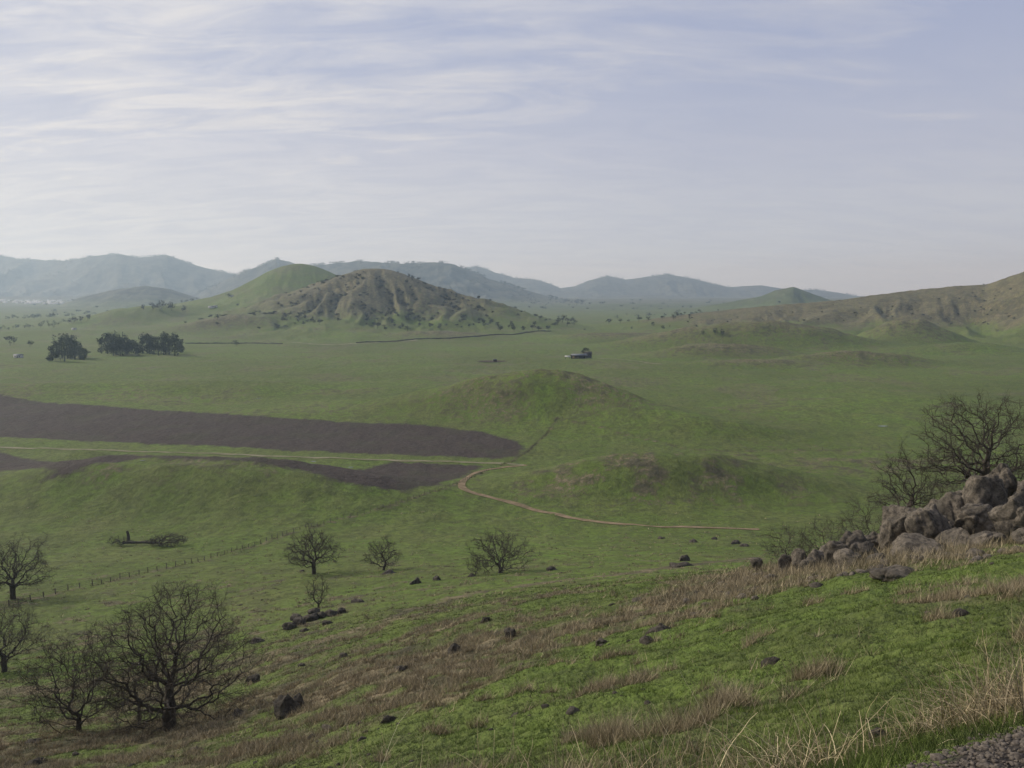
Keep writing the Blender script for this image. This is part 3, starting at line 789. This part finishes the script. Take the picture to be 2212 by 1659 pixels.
# ---------------------------------------------------------------- grass
mgr, nt, b = new_mat('grass_blades'); n = N(nt)
a = n.node('ShaderNodeAttribute', attribute_name='Col'); n.link(a.outputs['Color'], b.inputs['Base Color']); b.inputs['Roughness'].default_value = .7
def blades(name, x, y, h, w, lean, col):
    k = len(x); z = G(x, y)-.01
    a_ = rng.uniform(0, math.pi, k); ca, sa = np.cos(a_)*w/2, np.sin(a_)*w/2
    b_ = rng.uniform(0, 2*math.pi, k); L = lean*h
    v = np.stack([np.stack([x-ca, y-sa, z], -1), np.stack([x+ca, y+sa, z], -1), np.stack([x+np.cos(b_)*L, y+np.sin(b_)*L, z+h], -1)], 1)
    mesh_obj(name, v.reshape(-1, 3), np.arange(3*k).reshape(-1, 3), 3, mgr, False, np.repeat(col, 3, 0))
def polar(nn, d0, d1, p0=-60, p1=2280):
    d = np.exp(rng.uniform(math.log(d0), math.log(d1), nn)); px = rng.uniform(p0, p1, nn)
    return bear(px)*1.04*d, d
tx, ty = polar(110000, 3.2, 100)
ok = ty > gravel_edge(tx)+.1+rng.normal(size=len(tx))*.1; tx, ty = tx[ok], ty[ok]
dm = drymask(tx, ty); cl = fbm(tx/.8, ty/.8, 3, 150)
k = 5
x = np.repeat(tx, k)+rng.normal(size=len(tx)*k)*np.repeat(.02+.0022*ty, k); y = np.repeat(ty, k)+rng.normal(size=len(tx)*k)*np.repeat(.02+.0022*ty, k)
hgt = np.repeat(np.clip(.04+.07*np.maximum(cl, 0)+.0008*ty, .03, .2), k)*rng.uniform(.5, 1.5, len(x))
wd = np.maximum(.004, y*.0007)
base = np.array([.102, .142, .029]); dk = np.array([.050, .067, .019]); yl = np.array([.15, .17, .05]); tan = np.array([.28, .23, .14])
r1 = rng.uniform(0, 1, (len(x), 1)); cm = sm(-.3, .35, np.repeat(cl, k))[:, None]
col = base*(cm)+dk*(1-cm); col = col*(.7+.5*r1)+yl*.25*(r1 > .85)
isd = (np.repeat(dm, k)+rng.normal(size=len(x))*.24 > .42)[:, None]
col = np.where(isd, tan*(.3+.7*r1), col)
blades('pasture_grass', x, y, hgt, wd, rng.uniform(.2, 1.2, len(x)), col)
tx, ty = polar(260000, 6, 280)
dm = drymask(tx, ty)*(1-sm(120, 240, ty)); cl = perlin(tx/.9, ty/.9, 155)+.6*perlin(tx/3, ty/3, 156)
ok = ((dm+rng.normal(size=len(tx))*.12 > .44) & (cl > .06)) | ((cl > .40) & (dm > .0)) | ((cl > .42) & (ty > 90) & (rng.random(len(tx)) < .5))
ok &= seg_dist(tx, ty, track) > 1.8
tx, ty = tx[ok][:52000], ty[ok][:52000]
d_ = rng.uniform(33, 60, 2400); p_ = 1900+rng.normal(size=2400)*200
tx = np.concatenate([tx, bear(p_)*1.03*d_]); ty = np.concatenate([ty, d_])
big_ = np.concatenate([np.ones(len(tx)-2400), np.full(2400, 1.8)])
k = 11
x = np.repeat(tx, k)+rng.normal(size=len(tx)*k)*(.05+.0012*np.repeat(ty, k)); y = np.repeat(ty, k)+rng.normal(size=len(tx)*k)*(.05+.0012*np.repeat(ty, k))
hgt = rng.uniform(.10, .38, len(x))*np.repeat(big_*rng.uniform(.5, 1.3, len(tx)), k); wd = np.maximum(.005, y*.0006)
r1 = rng.uniform(0, 1, (len(x), 1)); tone = np.repeat(rng.uniform(.45, 1.35, (len(tx), 1)), k, 0); col = np.array([.38, .315, .20])*(.4+.8*r1)*tone
blades('dry_bunch_grass', x, y, hgt, wd, rng.uniform(.2, 1.1, len(x)), col)
# sparse rank weeds left standing along the fence
fp = resample(fenceA, .5); fp = fp[perlin(fp[:, 0]/5, fp[:, 1]/5, 31) > -.02]; fp = fp+rng.normal(size=fp.shape)*.35
x = np.repeat(fp[:, 0], 5)+rng.normal(size=len(fp)*5)*.2; y = np.repeat(fp[:, 1], 5)+rng.normal(size=len(fp)*5)*.2
r1 = rng.uniform(.5, 1.2, (len(x), 1))
blades('fence_line_weeds', x, y, rng.uniform(.15, .5, len(x)), np.maximum(.02, y*.0004), rng.uniform(.1, .6, len(x)), np.array([.085, .085, .042])*r1)

ms, nt, b = new_mat('straw'); n = N(nt)
a = n.node('ShaderNodeAttribute', attribute_name='Col'); n.link(a.outputs['Color'], b.inputs['Base Color']); b.inputs['Roughness'].default_value = .55
V = []; Fq = []; C = []
def stalk(x, y, h, bend, az, w, col, kink=.1):
    z = H1(x, y)-.02; o = len(V); d = Vector((math.cos(az)*.35*bend, math.sin(az)*.35*bend, 1)).normalized(); p = Vector((x, y, z)); ns = 7
    side = Vector((rng.normal(), rng.normal()*.4, 0)).normalized()
    for i in range(ns+1):
        ww = w*(1-.65*i/ns)
        V.append((p-side*ww/2)[:]); V.append((p+side*ww/2)[:]); C.append(col); C.append(col)
        d = (d+Vector((math.cos(az), math.sin(az), -.55*bend))*bend*.25+Vector(rng.normal(size=3))*kink).normalized(); p = p+d*h/ns
    for i in range(ns): Fq.append((o+2*i, o+2*i+1, o+2*i+3, o+2*i+2))
straw = np.array([.44, .35, .21])
def clump(px, d, nst, h, spread, bend=1.0, w=.0045, tone=1.0):
    cx, cy = float(bear(px))*1.05*d, d
    for i in range(nst):
        x = cx+rng.normal()*spread; y = max(cy+rng.normal()*spread*.8, float(gravel_edge(x)))
        tn = rng.uniform(.25, 1.15) if rng.random() < .85 else 1.5
        stalk(x, y, h*rng.uniform(.3, 1.1), rng.uniform(.1, 1.8)*bend, rng.uniform(0, 6.28), w*rng.uniform(.5, 1.3), tuple(np.minimum(straw*tone*tn, .7)), .13)
for px, d, nst, h, sp, tn in ((2180,4.6,1000,.50,.26,.85),(2250,4.2,600,.50,.22,.85),(2120,5.0,320,.40,.28,.85),(1340,4.9,520,.50,.22,.85),(1420,4.9,240,.52,.26,.95),(1650,4.5,200,.52,.26,1.1),(1720,4.3,130,.46,.25,1.1),(1800,4.2,90,.38,.25,1.1),(1560,4.9,50,.76,.2,1.1),(1150,5.1,70,.68,.22,1.1),(775,5.0,80,.80,.08,1.2),(655,5.2,22,.76,.08,1.1),(1230,5.0,120,.60,.25,1),(1900,4.2,70,.30,.2,1),(2020,4.6,80,.34,.25,1),(560,5.4,8,.70,.15,1),(950,5.2,20,.66,.25,1.1),(1500,4.6,26,.64,.3,1.1)):
    clump(px, d, nst, h, sp, tone=tn)
mesh_obj('dry_weed_stalks', V, np.array(Fq), 4, ms, False, np.array(C))
print('grass', time.time()-T0)

# ---------------------------------------------------------------- atmosphere, light, sky
SAZ, SEL = math.radians(-66), math.radians(29)
S = Vector((math.sin(SAZ)*math.cos(SEL), math.cos(SAZ)*math.cos(SEL), math.sin(SEL)))
mh = bpy.data.materials.new('valley_haze'); mh.use_nodes = True; nt = mh.node_tree; nt.nodes.clear()
vs = nt.nodes.new('ShaderNodeVolumeScatter'); vs.inputs['Color'].default_value = (.60, .81, 1.0, 1); vs.inputs['Density'].default_value = 9.6e-5; vs.inputs['Anisotropy'].default_value = .35
om = nt.nodes.new('ShaderNodeOutputMaterial'); nt.links.new(vs.outputs[0], om.inputs['Volume'])
v = [(a*17000, b_, c_) for c_ in (-120, 520) for a, b_ in ((-1, -1500), (1, -1500), (1, 15500), (-1, 15500))]
mesh_obj('haze', v, [(3, 2, 1, 0), (4, 5, 6, 7), (0, 1, 5, 4), (1, 2, 6, 5), (2, 3, 7, 6), (3, 0, 4, 7)], 4, mh)

sl = bpy.data.lights.new('sun', 'SUN'); sl.energy = 3.9; sl.angle = math.radians(3); sl.color = (1, .93, .82)
so = bpy.data.objects.new('sun', sl); scene.collection.objects.link(so); so.rotation_euler = S.to_track_quat('Z', 'Y').to_euler()

w = bpy.data.worlds.new('World'); scene.world = w; w.use_nodes = True; nt = w.node_tree; n = N(nt)
bg = nt.nodes['Background']; bg.inputs['Strength'].default_value = .105
sky = n.node('ShaderNodeTexSky', sky_type='NISHITA'); sky.sun_disc = False; sky.sun_elevation = SEL; sky.sun_rotation = SAZ % (2*math.pi)
tc = n.node('ShaderNodeTexCoord'); dirv = tc.outputs['Generated']
sx = n.node('ShaderNodeSeparateXYZ'); n.link(dirv, sx.inputs[0])
den = n.math('ADD', n.math('MAXIMUM', sx.outputs[2], 0), .20)
cb = n.node('ShaderNodeCombineXYZ')
n.link(n.math('DIVIDE', sx.outputs[0], den), cb.inputs[0]); n.link(n.math('DIVIDE', sx.outputs[1], den), cb.inputs[1])
mp = n.node('ShaderNodeMapping'); mp.inputs['Rotation'].default_value = (0, 0, math.radians(16)); mp.inputs['Scale'].default_value = (.8, 1.9, 1); n.link(cb.outputs[0], mp.inputs[0])
c1 = n.noise(mp.outputs[0], 1.5, 8, .60, .5)
mp2 = n.node('ShaderNodeMapping'); mp2.inputs['Rotation'].default_value = (0, 0, math.radians(22)); mp2.inputs['Scale'].default_value = (1.0, 3.0, 1); n.link(cb.outputs[0], mp2.inputs[0])
c2 = n.noise(mp2.outputs[0], 2.6, 8, .62, .9)
dot = n.node('ShaderNodeVectorMath', operation='DOT_PRODUCT'); n.link(dirv, dot.inputs[0]); dot.inputs[1].default_value = S
dsun = n.maprange(dot.outputs['Value'], .25, .88)
cov = n.math('ADD', n.math('MULTIPLY', c1, .7), n.math('MULTIPLY', c2, .3))
cov = n.math('ADD', cov, n.math('MULTIPLY', n.math('SUBTRACT', dsun, .3), .12))
cov = n.maprange(cov, .36, .64, .12, 1)
low = n.maprange(sx.outputs[2], .10, .36, 1, 0)
cov = n.math('MAXIMUM', cov, n.math('MULTIPLY', low, .96))
ccol = n.mix(dsun, (5.1, 5.25, 6.0), (7.8, 7.6, 7.5))
ccol = n.mix(n.maprange(sx.outputs[2], .0, .16, .55, 0), ccol, (5.3, 6.1, 6.6))
ccol = n.mix(n.maprange(c2, .38, .60, .30, 0), ccol, (3.9, 4.25, 5.5))
blue = n.mix(.85, sky.outputs[0], (3.2, 3.7, 5.7))
fin = n.mix(cov, blue, ccol)
n.link(fin, bg.inputs['Color'])

cam = bpy.data.cameras.new('camera'); co = bpy.data.objects.new('camera', cam); scene.collection.objects.link(co)
cam.sensor_width = 36; cam.lens = 36*F/2212; cam.clip_start = .05; cam.clip_end = 60000
co.location = (0, 0, CAMZ); co.rotation_euler = (math.pi/2-PITCH, 0, 0)
scene.camera = co
print('done', time.time()-T0)
